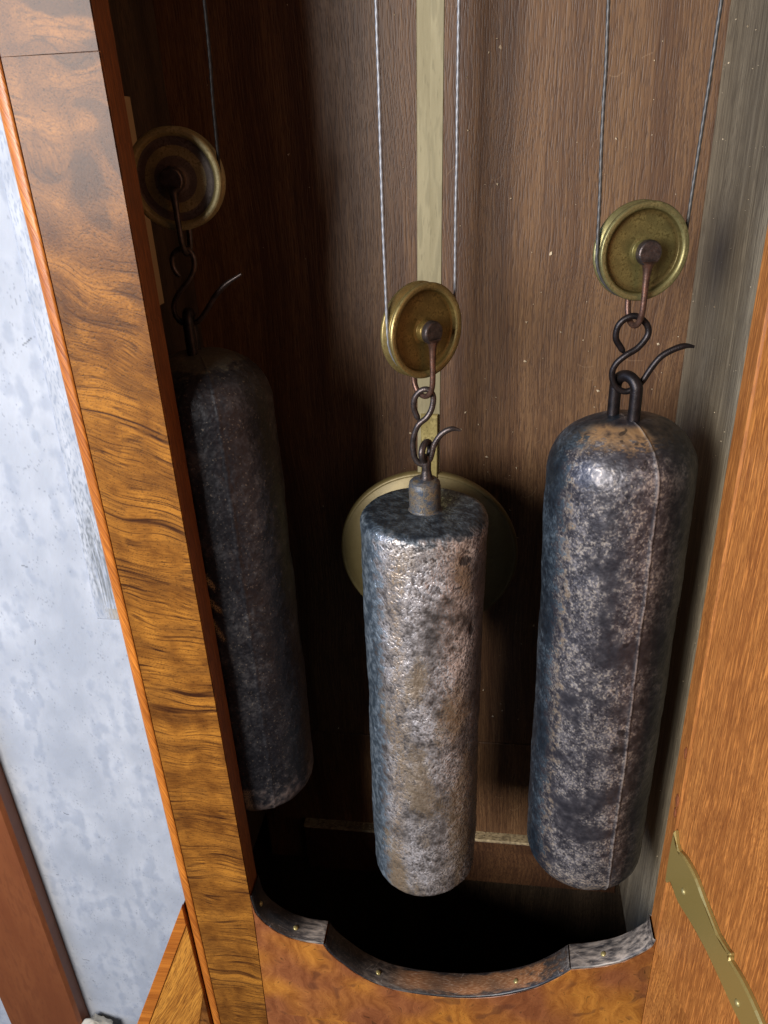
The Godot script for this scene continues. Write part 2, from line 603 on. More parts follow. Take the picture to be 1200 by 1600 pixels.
func plaster() -> Array:
	var w := 640
	var h := 1024
	var d := PackedByteArray()
	d.resize(w * h * 3)
	var hh := PackedFloat32Array()
	hh.resize(w * h)
	var n1 := noise(301, 0.010, 4)
	var n2 := noise(302, 0.045, 4)
	var n3 := noise(303, 0.30, 3)
	var n4 := noise(304, 0.05, 2)
	for j in h:
		for i in w:
			var p := n1.get_noise_2d(i, j)
			var q := n2.get_noise_2d(i, j)
			var r := n3.get_noise_2d(i, j * 0.9)
			var col := Vector3(168, 172, 180).lerp(Vector3(196, 198, 203), clampf(0.5 + p, 0, 1))
			col = col.lerp(Vector3(128, 137, 154), smoothstep(-0.05, 0.6, q * 0.7 + 0.9 * p + 0.5 * n4.get_noise_2d(i * 0.9, j * 0.08)) * 0.33)
			col = col.lerp(Vector3(120, 124, 134), smoothstep(0.55, 0.72, r + 0.4 * n4.get_noise_2d(i, j)) * 0.55)
			put(d, (j * w + i) * 3, col)
			hh[j * w + i] = 0.5 + 0.4 * q + 0.12 * r
	for k in 60:
		var c := Vector2(rng.randf() * w, rng.randf() * h)
		var dir := Vector2.from_angle(rng.randf_range(-1.2, 1.2))
		for q in rng.randi_range(2, 12):
			c += dir
			var o := (clampi(int(c.y), 0, h - 1) * w + clampi(int(c.x), 0, w - 1)) * 3
			put(d, o, Vector3(d[o], d[o + 1], d[o + 2]) * 0.72)
	return [texture(w, h, d), heights(w, h, hh)]


func grimy_strip() -> ImageTexture:
	# white paint on the narrow board, with the grey handling grime by its lower right end
	var w := 256
	var h := 768
	var d := PackedByteArray()
	d.resize(w * h * 3)
	var n1 := noise(321, 0.012, 4)
	var n2 := noise(322, 0.06, 3)
	var st := noise(323, 0.05, 3)
	for j in h:
		for i in w:
			var u := float(i) / w
			var v := float(j) / h
			var q := n2.get_noise_2d(i, j)
			var col := Vector3(168, 172, 180).lerp(Vector3(194, 196, 201), clampf(0.5 + n1.get_noise_2d(i, j), 0, 1))
			col = col.lerp(Vector3(130, 139, 156), smoothstep(0.0, 0.5, q) * 0.5)
			var g := smoothstep(0.60, 0.90, v + 0.14 * q) * (1.0 - smoothstep(0.92, 0.99, v + 0.06 * q)) * smoothstep(0.05, 0.45, u + 0.15 * q)
			g *= clampf(0.70 + st.get_noise_2d(i * 1.2, j * 0.25) * 1.6, 0.0, 1.0)
			col = col.lerp(Vector3(104, 106, 106), g * 0.75)
			if v > 0.965:
				col = col.lerp(Vector3(150, 130, 100), 0.5 * smoothstep(0.3, 0.6, u + 0.2 * q))
			put(d, (j * w + i) * 3, col)
	return texture(w, h, d)


func worn_black() -> Array:
	# black edge paint rubbed through to grey and to brown wood
	var w := 1024
	var h := 96
	var d := PackedByteArray()
	d.resize(w * h * 3)
	var hh := PackedFloat32Array()
	hh.resize(w * h)
	var n1 := noise(341, 0.010, 3)
	var n2 := noise(342, 0.05, 3)
	var n3 := noise(343, 0.25, 2)
	for j in h:
		for i in w:
			var u := float(i) / w
			var q := n2.get_noise_2d(i * 0.6, j)
			var r := n3.get_noise_2d(i * 0.4, j)
			var p := n1.get_noise_2d(i, j * 0.6)
			var col := Vector3(28, 27, 29).lerp(Vector3(50, 46, 44), clampf(0.4 + q, 0, 1))
			# rubbed spots: near the left step, most of the middle and the right end
			var grey := maxf(smoothstep(0.135, 0.19, u) * (1.0 - smoothstep(0.198, 0.205, u)), smoothstep(0.70, 0.86, u))
			grey = maxf(grey, smoothstep(0.36, 0.42, u) * (1.0 - smoothstep(0.46, 0.52, u)) * 0.5)
			col = col.lerp(Vector3(160, 146, 132), grey * clampf(0.62 + q * 0.7 + r * 0.15, 0.0, 1.0))
			var brown := smoothstep(0.43, 0.50, u) * (1.0 - smoothstep(0.66, 0.78, u + 0.1 * q))
			brown *= smoothstep(0.06, 0.2, float(j) / h + 0.1 * q) * (1.0 - smoothstep(0.72, 0.9, float(j) / h + 0.15 * q))
			col = col.lerp(Vector3(122, 78, 48).lerp(Vector3(152, 110, 76), clampf(0.5 + r, 0, 1)), brown * clampf(0.85 + 0.5 * p, 0.0, 1.0))
			if r > 0.52:
				col = col.lerp(Vector3(170, 150, 132), 0.4)
			put(d, (j * w + i) * 3, col)
			hh[j * w + i] = 0.5 + 0.3 * q + 0.1 * r
	for k in 46:
		var c := Vector2(rng.randf_range(0.1, 0.98) * w, rng.randf() * h)
		var dir := Vector2.from_angle(rng.randf_range(-1.5, 1.5))
		for q in rng.randi_range(8, 40):
			c += dir
			var o := (clampi(int(c.y), 0, h - 1) * w + clampi(int(c.x), 0, w - 1)) * 3
			put(d, o, Vector3(d[o], d[o + 1], d[o + 2]).lerp(Vector3(186, 176, 168), 0.45))
	return [texture(w, h, d), heights(w, h, hh)]


func materials() -> void:
	var t: Array = walnut(256, 2048, Vector2(40, 680), 11, 0.7, 0.25)
	M.stile = mat("crossband walnut veneer", Color.WHITE, 0.42, 0.0, t[0], t[1], 0.016)
	t = walnut(256, 384, Vector2(40, 120), 21, 0.9, 1.0)
	M.stile_top = mat("mottled walnut veneer", Color.WHITE, 0.42, 0.0, t[0], t[1], 0.012)
	t = burr(1024, 512, Vector2(230, 110), 31)
	M.rail = mat("burr walnut veneer", Color.WHITE, 0.40, 0.0, t[0], t[1], 0.014)
	for m in [M.stile, M.stile_top, M.rail]:
		m.clearcoat_enabled = true
		m.clearcoat = 0.15
		m.clearcoat_roughness = 0.22
		m.metallic_specular = 0.25
	t = oak(192, 1536, Vector2(14, 680), 41, Vector3(150, 82, 28), Vector3(204, 124, 46), Vector3(104, 54, 18), 0.15, 0.45)
	M.banding = mat("orange corner banding", Color.WHITE, 0.36, 0.0, t[0], t[1], 0.02)
	t = oak(512, 512, Vector2(70, 130), 47, Vector3(138, 82, 28), Vector3(196, 134, 54), Vector3(78, 42, 18), 0.2, 0.5)
	M.flare = mat("slanting walnut veneer", Color.WHITE, 0.36, 0.0, t[0], t[1], 0.02)
	t = oak(640, 1536, Vector2(200, 700), 51, Vector3(142, 84, 38), Vector3(182, 118, 58), Vector3(112, 62, 28), 0.5)
	M.door = mat("orange oak", Color.WHITE, 0.42, 0.0, t[0], t[1], 0.03)
	t = oak(1024, 1280, Vector2(270, 560), 61, Vector3(80, 53, 34), Vector3(122, 90, 60), Vector3(61, 40, 26), 0.06, 0.0, 90)
	M.back = mat("brown stained oak", Color.WHITE, 0.5, 0.0, t[0], t[1], 0.03)
	t = oak(384, 1024, Vector2(150, 560), 71, Vector3(84, 75, 60), Vector3(140, 128, 106), Vector3(60, 52, 42), 0.15, 0.0, 30)
	M.side = mat("dusty grey oak", Color.WHITE, 0.6, 0.0, t[0], t[1], 0.03)
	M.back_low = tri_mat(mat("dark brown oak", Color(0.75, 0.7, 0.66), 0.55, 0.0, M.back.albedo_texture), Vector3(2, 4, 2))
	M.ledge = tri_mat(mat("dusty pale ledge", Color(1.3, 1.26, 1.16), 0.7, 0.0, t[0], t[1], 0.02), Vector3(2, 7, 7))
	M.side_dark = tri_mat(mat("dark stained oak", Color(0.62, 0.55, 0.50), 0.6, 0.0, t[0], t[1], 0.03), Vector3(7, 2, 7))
	t = oak(256, 256, Vector2(60, 60), 81, Vector3(112, 64, 28), Vector3(150, 92, 42), Vector3(70, 38, 18), 0.2)
	M.core = tri_mat(mat("walnut edge wood", Color.WHITE, 0.45, 0.0, t[0], t[1], 0.02), Vector3(16, 16, 16))
	M.edge_oak = tri_mat(mat("orange edge oak", Color.WHITE, 0.42, 0.0, M.door.albedo_texture, t[1], 0.01), Vector3(5, 1.4, 5))
	M.splinter = tri_mat(mat("torn pale wood", Color(1.0, 0.9, 0.82), 0.8, 0.0, t[0]), Vector3(40, 40, 40))
	t = worn_black()
	M.edge = mat("worn black edge", Color.WHITE, 0.38, 0.0, t[0], t[1], 0.012)
	t = blotches(384, 384, 91, Vector3(148, 134, 84), Vector3(182, 166, 110), Vector3(92, 80, 48), 0.5, 0.012)
	var t2: Array = blotches(384, 384, 95, Vector3(146, 136, 106), Vector3(164, 154, 124), Vector3(118, 110, 84), 0.35, 0.006)
	M.brass = tri_mat(mat("old brass", Color.WHITE, 0.36, 0.5, t[0], t[1], 0.006), Vector3(9, 9, 9))
	M.brass_strap = mat("smooth brass plate", Color(0.62, 0.53, 0.30), 0.33, 0.45)
	M.brass_rod = tri_mat(mat("dull brass strip", Color(0.86, 0.86, 0.84), 0.5, 0.3, t2[0], t2[1], 0.004), Vector3(16, 3, 16))
	M.bob = tri_mat(mat("dull brass bob", Color(0.72, 0.68, 0.56), 0.48, 0.3, t2[0], t[1], 0.006), Vector3(10, 10, 10))
	var g: Array = blotches(256, 256, 131, Vector3(205, 205, 205), Vector3(255, 255, 255), Vector3(120, 112, 100), 0.5, 0.02)
	M.grime = g[0]
	M.wheel = tri_mat(mat("turned brass", Color.WHITE, 0.40, 0.6, M.grime, t[1], 0.004), Vector3(24, 24, 24))
	M.wheel.vertex_color_use_as_albedo = true
	M.wheel_dull = tri_mat(mat("tarnished brass", Color.WHITE, 0.5, 0.25, M.grime, t[1], 0.004), Vector3(24, 24, 24))
	M.wheel_dull.vertex_color_use_as_albedo = true
	t = blotches(256, 256, 101, Vector3(60, 54, 52), Vector3(96, 88, 86), Vector3(74, 46, 32), 0.6, 0.02)
	M.steel = tri_mat(mat("rusty dark steel", Color.WHITE, 0.38, 0.7, t[0], t[1], 0.012), Vector3(45, 45, 45))
	M.steel_black = tri_mat(mat("black iron wire", Color(0.55, 0.54, 0.56), 0.40, 0.6, t[0], t[1], 0.012), Vector3(45, 45, 45))
	M.steel_warm = tri_mat(mat("brownish steel", Color(1.3, 1.1, 0.98), 0.42, 0.7, t[0], t[1], 0.012), Vector3(45, 45, 45))
	t = blotches(256, 256, 111, Vector3(58, 72, 92), Vector3(150, 124, 86), Vector3(34, 38, 50), 0.8, 0.03)
	M.collar = tri_mat(mat("stained collar", Color.WHITE, 0.42, 0.25, t[0], t[1], 0.02), Vector3(30, 30, 30))
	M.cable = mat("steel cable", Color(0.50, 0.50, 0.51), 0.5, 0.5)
	M.cable_shade = mat("shade-dark steel cable", Color(0.09, 0.08, 0.085), 0.6, 0.2)  # darker copy of the cable, shade of the left side put into its colour
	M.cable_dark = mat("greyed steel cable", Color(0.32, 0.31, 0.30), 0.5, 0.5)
	t = plaster()
	M.wall = mat("white plaster", Color.WHITE, 0.8, 0.0, t[0], t[1], 0.05)
	M.wall.uv1_scale = Vector3(1, 1, 1)
	M.strip = mat("grimy white paint", Color.WHITE, 0.6, 0.0, grimy_strip())
	M.strip.texture_repeat = false
	t = blotches(128, 512, 121, Vector3(126, 70, 40), Vector3(138, 80, 46), Vector3(104, 56, 34), 0.35, 0.02)
	M.casing = mat("brown paint", Color.WHITE, 0.45, 0.0, t[0])
	M.chalk = mat("off-white plaster lump", Color(0.82, 0.78, 0.70), 0.9)
	M.dust = mat("pale crumbs", Color(0.80, 0.72, 0.60), 0.9)
	M.slip = tri_mat(mat("bare pale wood", Color(0.72, 0.62, 0.46), 0.7, 0.0), Vector3(20, 5, 20))


# ------------------------------------------------------------------ walls behind the clock
func walls() -> void:
	var w := part("wall", plank(rect_outline(-0.9, 0.75, -1.15, 0.9), -0.25, -0.17, 0.001, Rect2(-0.55, -0.95, 0.45, 1.05)), M.wall, self, UP)
	w.set_meta("kind", "structure")
	w.set_meta("label", "white speckled plaster wall behind the clock case")
	var b := part("wall_board", plank([Vector2(-0.2655, -0.3225), Vector2(-0.12, -0.3235), Vector2(-0.12, 0.7), Vector2(-0.2350, 0.7), Vector2(-0.2560, -0.02)], -0.1698, -0.1684, 0.0013, Rect2(-0.267, -0.3235, 0.032, 0.34)), M.strip, self, UP)
	b.set_meta("label", "narrow white painted board on the wall, grimy at its lower end beside the clock")
	b.set_meta("category", "board")
	var c := part("door_casing", slab(-0.478, -0.3905, -1.15, 0.8, -0.1698, -0.155, 0.003), M.casing, self, UP)
	c.set_meta("label", "smooth brown upright board against the white wall")
	c.set_meta("category", "door casing")
	# a rounded off-white lump at the foot of the brown board
	var rings := []
	var n := noise(5, 60.0, 2)
	for i in 13:
		var th := PI * i / 12.0
		var r := PackedVector3Array()
		for j in 25:
			var a := TAU * (j % 24) / 24.0
			var p := Vector3(sin(th) * cos(a), cos(th), sin(th) * sin(a))
			r.append(p * Vector3(0.017, 0.015, 0.012) * (1.0 + 0.35 * n.get_noise_3d(p.x * 0.02, p.y * 0.02, p.z * 0.02)))
		rings.append(r)
	var l := part("plaster_lump", skin(rings, true), M.chalk, self, Vector3(-0.374, -0.842, -0.155) + UP)
	l.set_meta("label", "rounded off-white lump at the foot of the brown upright board")
	l.set_meta("category", "plaster lump")


# ------------------------------------------------------------------ the case
func sill_curve() -> Array:
	# upper edge of the apron, left to right, with its two steps; each run is its own edge strip
	var left := [Vector2(-0.1030, -0.3900), Vector2(-0.1022, -0.4004), Vector2(-0.1000, -0.4075), Vector2(-0.0961, -0.4136), Vector2(-0.0873, -0.4215), Vector2(-0.0761, -0.4258), Vector2(-0.0627, -0.4270)]
	var centre := [Vector2(-0.0627, -0.4270), Vector2(-0.0594, -0.4341), Vector2(-0.0522, -0.4430), Vector2(-0.0394, -0.4548), Vector2(-0.0204, -0.4630), Vector2(0.0103, -0.4644), Vector2(0.0367, -0.4590), Vector2(0.0585, -0.4480), Vector2(0.0722, -0.4355), Vector2(0.0798, -0.4263)]
	var right := [Vector2(0.0798, -0.4263), Vector2(0.0924, -0.4225), Vector2(0.1056, -0.4159), Vector2(0.1149, -0.4072), Vector2(0.1205, -0.4000), Vector2(0.1219, -0.3940)]
	var out := []
	for run in [left, centre, right]:
		var s := []
		for i in run.size() - 1:
			var a: Vector2 = run[maxi(i - 1, 0)]
			var d: Vector2 = run[mini(i + 2, run.size() - 1)]
			for k in 5:
				s.append((run[i] as Vector2).cubic_interpolate(run[i + 1], a, d, k / 5.0))
		s.append(run[-1])
		out.append(s)
	return out


func edge_strip(run: Array, u0: float, u1: float) -> ArrayMesh:
	# a thin lining laid along the cut edge, as deep as the board
	var st := SurfaceTool.new()
	st.begin(Mesh.PRIMITIVE_TRIANGLES)
	var n := run.size()
	var up := []
	for i in n:
		var t: Vector2 = (run[mini(i + 1, n - 1)] - run[maxi(i - 1, 0)]).normalized()
		up.append(Vector2(-t.y, t.x))
	var zf := -0.0004
	var zb := -0.0150
	for i in n - 1:
		var ua := lerpf(u0, u1, float(i) / (n - 1))
		var ub := lerpf(u0, u1, float(i + 1) / (n - 1))
		# cross section, front to back: foot, eased front edge, top, back
		var sec := [[0.0, zf, 1.0], [0.0008, zf, 0.95], [0.0013, zf - 0.0006, 0.88], [0.0013, zb + 0.0006, 0.08], [0.0008, zb, 0.02], [-0.0005, zb, 0.0]]
		for k in sec.size() - 1:
			var q := []
			for e in [[i, ua], [i + 1, ub]]:
				for f in [sec[k], sec[k + 1]]:
					var p: Vector2 = run[e[0]] + up[e[0]] * f[0]
					q.append([Vector3(p.x, p.y, f[1]), Vector2(e[1], f[2])])
			var o := Vector3(up[i].x, up[i].y, 0) + Vector3(0, 0, 1.0 if k < 2 else (-1.0 if k > 2 else 0.0))
			tri(st, q[0][0], q[1][0], q[2][0], o, q[0][1], q[1][1], q[2][1])
			tri(st, q[1][0], q[3][0], q[2][0], o, q[1][1], q[3][1], q[2][1])
	st.index()
	st.generate_normals()
	return st.commit()


func pin(r: float) -> ArrayMesh:
	return lathe([Vector2(0, r * 0.55), Vector2(r * 0.25, r * 0.5), Vector2(r * 0.7, r * 0.38), Vector2(r, 0.0), Vector2(r, -r)], 12)


func clock_case() -> void:
	var base := Vector3(0.0095, -1.10, -0.08)
	var c := thing("longcase_clock", "walnut longcase clock with its door open, seen into the hollow case", "clock", base)
	var top := 0.62
	var low := -1.08
	# left stile: solid wood, two veneer sheets, an orange banding rounded off at the corner
	var stile := part("stile", slab(-0.1380, -0.1030, -0.66, top, -0.0143, -0.0014), M.core, c)
	part("veneer_sheet", plank([Vector2(-0.1382, -0.60), Vector2(-0.1062, -0.60), Vector2(-0.1062, -0.5125), Vector2(-0.1029, -0.4075), Vector2(-0.1029, 0.0276), Vector2(-0.1382, 0.0279)], -0.0013, 0.0, 0.00004, Rect2(-0.1395, -0.62, 0.04, 0.68)), M.stile, stile, Vector3.ZERO)
	part("veneer_sheet", plank(rect_outline(-0.1382, -0.1029, 0.02796, 0.148), -0.0013, 0.0, 0.00004, Rect2(-0.1395, 0.028, 0.04, 0.12)), M.stile_top, stile, Vector3.ZERO)
	var rings := []
	var uvs := []
	for k in 10:
		var a := PI / 2 * (k - 2) / 6.0
		var p := Vector2(-0.1386, 0.0001)
		if k >= 2 and k <= 8:
			p = Vector2(-0.1400 - sin(a) * 0.0056, -0.0056 + cos(a) * 0.0058)
		elif k == 9:
			p = Vector2(-0.1456, -0.0150)
		elif k == 0:
			p = Vector2(-0.1386, -0.0010)
		var r := PackedVector3Array()
		var u := PackedVector2Array()
		for j in 60:
			r.append(Vector3(p.x, lerpf(0.15, -0.60, j / 59.0), p.y))
			u.append(Vector2(k / 9.0, j / 59.0))
		rings.append(r)
		uvs.append(u)
	part("corner_banding", outward(skin(rings, false, uvs), Vector3(-0.13, 0, -0.02)), M.banding, stile, Vector3.ZERO)
	# right stile, mostly behind the open door
	var stile2 := part("stile", slab(0.1219, 0.1660, -0.66, top, -0.0143, 0.0, 0.0009), M.edge_oak, c)
	for chip in [[-0.2655, 0.0035, 0.0012], [-0.2960, 0.0040, 0.0016], [-0.3040, 0.0030, 0.0013]]:
		var rg := []
		for i in 6:
			var rr := PackedVector3Array()
			for j in 8:
				var a := TAU * (j % 7) / 7.0
				var w: float = chip[2] * sin(PI * (i + 0.4) / 6.2) * rng.randf_range(0.7, 1.2)
				rr.append(Vector3(0.1217 + cos(a) * w * 0.5, chip[0] + chip[1] * (i / 2.5 - 1.0), -0.004 + sin(a) * w * 1.6))
			rr[7] = rr[0]
			rg.append(rr)
		part("chip", skin(rg, true, [], [], true), M.splinter, stile2, Vector3.ZERO)
	# apron below the opening
	var runs := sill_curve()
	var contour := []
	for run in runs:
		for p in run:
			if contour.is_empty() or contour[-1].distance_to(p) > 1e-5:
				contour.append(p)
	var outline := contour.duplicate()
	outline.append_array([Vector2(0.1216, -0.66), Vector2(-0.1027, -0.66)])
	var apron := part("apron", plank(outline, -0.0143, -0.0014, 0.0002, Rect2(-0.11, -0.5, 0.23, 0.11)), M.core, c)
	var face := []
	for p in contour:
		face.append(p + Vector2(0, -0.0001))
	face.append_array([Vector2(0.1217, -0.60), Vector2(-0.1059, -0.60), Vector2(-0.1059, -0.5125), Vector2(-0.1026, -0.4075)])
	part("veneer_sheet", plank(face, -0.0013, -0.0001, 0.00025, Rect2(-0.107, -0.50, 0.23, 0.11)), M.rail, apron, Vector3.ZERO)
	var us := [0.0, 0.2, 0.8, 1.0]
	for k in 3:
		part("edge_strip", edge_strip(runs[k], us[k], us[k + 1]), M.edge, apron, Vector3.ZERO)
	var pins := [Vector2(-0.0999, -0.4040), Vector2(-0.0797, -0.4232), Vector2(-0.0333, -0.4567), Vector2(0.0520, -0.4508), Vector2(0.0969, -0.4192)]
	var pm := pin(0.0016)
	for p in pins:
		# stand each pin square on the strip
		var best := 0
		for i in contour.size():
			if contour[i].distance_to(p) < contour[best].distance_to(p):
				best = i
		var t: Vector2 = (contour[mini(best + 1, contour.size() - 1)] - contour[maxi(best - 1, 0)]).normalized()
		var nrm := Vector2(-t.y, t.x)
		var o := part("brass_pin", pm, M.brass, apron, Vector3(contour[best].x + nrm.x * 0.0014, contour[best].y + nrm.y * 0.0014, -0.0065))
		o.rotation.z = atan2(-nrm.x, nrm.y)
	# flare to the wider foot, left of the stile: a slanting border and a veneered field
	var flare := part("side_flare", plank([Vector2(-0.1458, -0.4045), Vector2(-0.1985, -0.5302), Vector2(-0.2251, -0.60), Vector2(-0.2251, -0.66), Vector2(-0.1458, -0.66)], -0.0143, -0.0014, 0.0003, Rect2(-0.2, -0.6, 0.06, 0.2)), M.core, c)
	part("border", plank([Vector2(-0.1459, -0.4037), Vector2(-0.1987, -0.5302), Vector2(-0.2253, -0.60), Vector2(-0.2155, -0.60), Vector2(-0.1905, -0.5302), Vector2(-0.1459, -0.4210)], -0.0013, 0.0006, 0.0004, Rect2(-0.21, -0.53, 0.07, 0.13)), M.banding, flare, Vector3.ZERO)
	part("veneer_sheet", plank([Vector2(-0.1460, -0.4216), Vector2(-0.1902, -0.5302), Vector2(-0.2151, -0.60), Vector2(-0.1725, -0.60), Vector2(-0.1460, -0.4900)], -0.0013, 0.0, 0.0004, Rect2(-0.21, -0.53, 0.07, 0.13)), M.flare, flare, Vector3.ZERO)
	part("veneer_sheet", plank([Vector2(-0.1460, -0.4906), Vector2(-0.1722, -0.60), Vector2(-0.1460, -0.60)], -0.0013, 0.0002, 0.0004, Rect2(-0.2, -0.60, 0.05, 0.10)), M.stile_top, flare, Vector3.ZERO)
	var flare2 := part("side_flare", plank([Vector2(0.1664, -0.4750), Vector2(0.2168, -0.60), Vector2(0.2168, -0.66), Vector2(0.1664, -0.66)], -0.0143, -0.0014, 0.0003, Rect2(0.16, -0.6, 0.06, 0.2)), M.core, c)
	part("veneer_sheet", plank([Vector2(0.1665, -0.4748), Vector2(0.2170, -0.60), Vector2(0.1665, -0.60)], -0.0013, 0.0, 0.0004, Rect2(0.15, -0.53, 0.07, 0.13)), M.flare, flare2, Vector3.ZERO)
	# inside: side panels, back board, rail and ledge, slip on the left panel
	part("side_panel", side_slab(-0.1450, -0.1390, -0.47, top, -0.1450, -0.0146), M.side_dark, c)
	part("side_panel", side_slab(0.1366, 0.1306, -0.515, top, -0.1450, -0.0146), M.side, c)
	part("back_board", plank(rect_outline(-0.1450, 0.1366, -0.535, top), -0.1550, -0.1453, 0.0003, Rect2(-0.139, -0.44, 0.27, 0.56)), M.back, c)
	part("back_rail", plank(rect_outline(-0.1386, 0.1302, -0.4900, -0.3975), -0.1452, -0.1440, 0.0004, Rect2(-0.139, -0.7, 0.27, 0.56)), M.back, c)
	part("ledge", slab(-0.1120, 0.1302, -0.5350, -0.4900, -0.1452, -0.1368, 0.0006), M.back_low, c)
	part("ledge_cap", slab(-0.1120, 0.1302, -0.4899, -0.4875, -0.1452, -0.1360, 0.0007), M.ledge, c)
	part("wooden_slip", side_slab(-0.1389, -0.1382, -0.0740, 0.0190, -0.0985, -0.0925, 0.0002), M.slip, c)
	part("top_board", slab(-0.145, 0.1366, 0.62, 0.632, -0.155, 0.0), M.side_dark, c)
	# the wider foot of the case, dark inside
	for e in [[-0.1458, -0.2253, 0.006, -0.4050], [0.1664, 0.2169, -0.006, -0.4740]]:
		part("sloping_side", plank([Vector2(e[0], e[3]), Vector2(e[1], -0.6000), Vector2(e[1] + e[2], -0.6000), Vector2(e[0] + e[2], e[3])], -0.1623, -0.0146, 0.0004, Rect2(-0.2, -0.6, 0.1, 0.2)), M.side_dark, c)
		part("base_side", slab(minf(e[1], e[1] + e[2]), maxf(e[1], e[1] + e[2]), low, -0.6003, -0.1620, -0.0146), M.side_dark, c)
	part("outer_side", slab(0.1604, 0.1660, -0.4900, top, -0.1550, -0.0146), M.side_dark, c)
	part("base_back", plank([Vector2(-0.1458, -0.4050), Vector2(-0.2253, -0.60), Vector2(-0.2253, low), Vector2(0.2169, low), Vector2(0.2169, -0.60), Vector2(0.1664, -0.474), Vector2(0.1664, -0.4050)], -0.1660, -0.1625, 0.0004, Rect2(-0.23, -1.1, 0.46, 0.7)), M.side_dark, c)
	part("base_front", slab(-0.2250, 0.2166, low, -0.6604, -0.0143, -0.0010), M.core, c)
	part("floor_board", slab(-0.2253, 0.2169, -1.092, -1.0803, -0.162, -0.001), M.side_dark, c)
	part("top_rail", slab(-0.1028, 0.1217, 0.42, 0.62, -0.0143, -0.0005), M.core, c)
	# the open door on the right
	var ang := deg_to_rad(104.0)
	var dir := Vector3(-cos(ang), 0, sin(ang))
	var inner := Vector3(-dir.z, 0, dir.x)   # the face that shows
	var f := Transform3D(Basis(dir, Vector3.UP, inner), Vector3(0.1222, 0, 0.0008))
	# keep the frame right-handed
	if f.basis.determinant() < 0:
		f.basis = Basis(dir, Vector3.UP, inner)
	var door := part("door", plank(rect_outline(0.0, 0.235, -0.40, 0.42), -0.018, 0.0, 0.0007, Rect2(0.0, -0.44, 0.2, 0.70), f), M.door, c)
	var strap := [Vector2(0.0006, -0.3098), Vector2(0.0046, -0.3138), Vector2(0.0081, -0.3152), Vector2(0.0088, -0.3146), Vector2(0.0146, -0.3126), Vector2(0.0246, -0.3130), Vector2(0.0356, -0.3176), Vector2(0.0466, -0.3208), Vector2(0.0541, -0.3201), Vector2(0.0568, -0.3188), Vector2(0.0576, -0.3195), Vector2(0.0580, -0.3220), Vector2(0.0666, -0.3208), Vector2(0.0786, -0.3222), Vector2(0.0906, -0.3265), Vector2(0.1006, -0.3330), Vector2(0.0946, -0.3375), Vector2(0.0846, -0.3406), Vector2(0.0692, -0.3414), Vector2(0.0586, -0.3403), Vector2(0.0466, -0.3390), Vector2(0.0346, -0.3390), Vector2(0.0246, -0.3406), Vector2(0.0156, -0.3424), Vector2(0.0106, -0.3412), Vector2(0.0071, -0.3394), Vector2(0.0064, -0.3398), Vector2(0.0036, -0.3420), Vector2(0.0008, -0.3434)]
	var eased := []
	for i in strap.size():
		var m := strap.size()
		var at: Vector2 = strap[i]
		for k in 3:
			eased.append(at.cubic_interpolate(strap[(i + 1) % m], strap[(i + m - 1) % m], strap[(i + 2) % m], k / 3.0))
	part("hinge_strap", plank(eased, 0.0001, 0.0024, 0.0009, Rect2(0, -0.35, 0.1, 0.05), f), M.brass_strap, door, Vector3.ZERO)
	for p in [Vector2(0.0180, -0.3305), Vector2(0.0686, -0.3340)]:
		var o := part("brass_nail", pin(0.0017), M.brass, door, f * Vector3(p.x, p.y, 0.0024))
		o.basis = Basis(f.basis.x, f.basis.z, -f.basis.y)


func outward(m: ArrayMesh, inside: Vector3) -> ArrayMesh:
	# turn an open surface so that it faces away from a point
	var a := m.surface_get_arrays(0)
	var V: PackedVector3Array = a[Mesh.ARRAY_VERTEX]
	var N: PackedVector3Array = a[Mesh.ARRAY_NORMAL]
	var s := 0.0
	for i in V.size():
		s += N[i].dot((V[i] - Vector3(inside.x, V[i].y, inside.z)).normalized())
	if s >= 0:
		return m
	for i in N.size():
		N[i] = -N[i]
	var I: PackedInt32Array = a[Mesh.ARRAY_INDEX]
	for k in range(0, I.size(), 3):
		var t := I[k]
		I[k] = I[k + 1]
		I[k + 1] = t
	a[Mesh.ARRAY_NORMAL] = N
	a[Mesh.ARRAY_INDEX] = I
	var r := ArrayMesh.new()
	r.add_surface_from_arrays(Mesh.PRIMITIVE_TRIANGLES, a)
	return r


# ------------------------------------------------------------------ pendulum
func pendulum() -> void:
	var base := Vector3(-0.0055, -0.262, -0.100)
	var p := thing("pendulum", "flat brass pendulum rod with a round brass bob behind the middle weight", "pendulum", base)
	# the rod leans very slightly, as found
	var lean := Transform3D(Basis(Vector3(0, 0, 1), -0.021), Vector3.ZERO)
	var o := part("rod", slab(-0.0059, 0.0059, -0.02, 0.75, -0.0008, 0.0008, 0.0003), M.brass_rod, p, Vector3(0.0, 0.0, 0.0))
	o.basis = lean.basis
	o.position = Vector3(0.0002, 0.06, 0.0)
	o = part("rating_plate", slab(-0.0050, 0.0038, -0.02, 0.129, 0.0010, 0.0030, 0.0004), M.brass, p, Vector3(0.0, 0.0, 0.0))
	o.basis = lean.basis
	var prof := []
	for i in 21:
		var t := i / 20.0 * 0.97
		prof.append(Vector2(0.0495 * t, 0.009 * sqrt(maxf(0.0, 1.0 - t * t)) + 0.001))
	prof.append(Vector2(0.0485, 0.0036))
	prof.append(Vector2(0.0496, 0.0034))
	prof.append(Vector2(0.0503, 0.0022))
	prof.append(Vector2(0.0505, 0.0))
	prof.append(Vector2(0.0499, -0.0008))
	for i in 21:
		var t := 1.0 - i / 20.0
		prof.append(Vector2(0.0495 * t, -0.009 * sqrt(maxf(0.0, 1.0 - t * t)) - 0.001))
	part("bob", lathe(prof, 96, true), M.bob, p, Vector3(-0.0002, 0.0455, -0.0015))


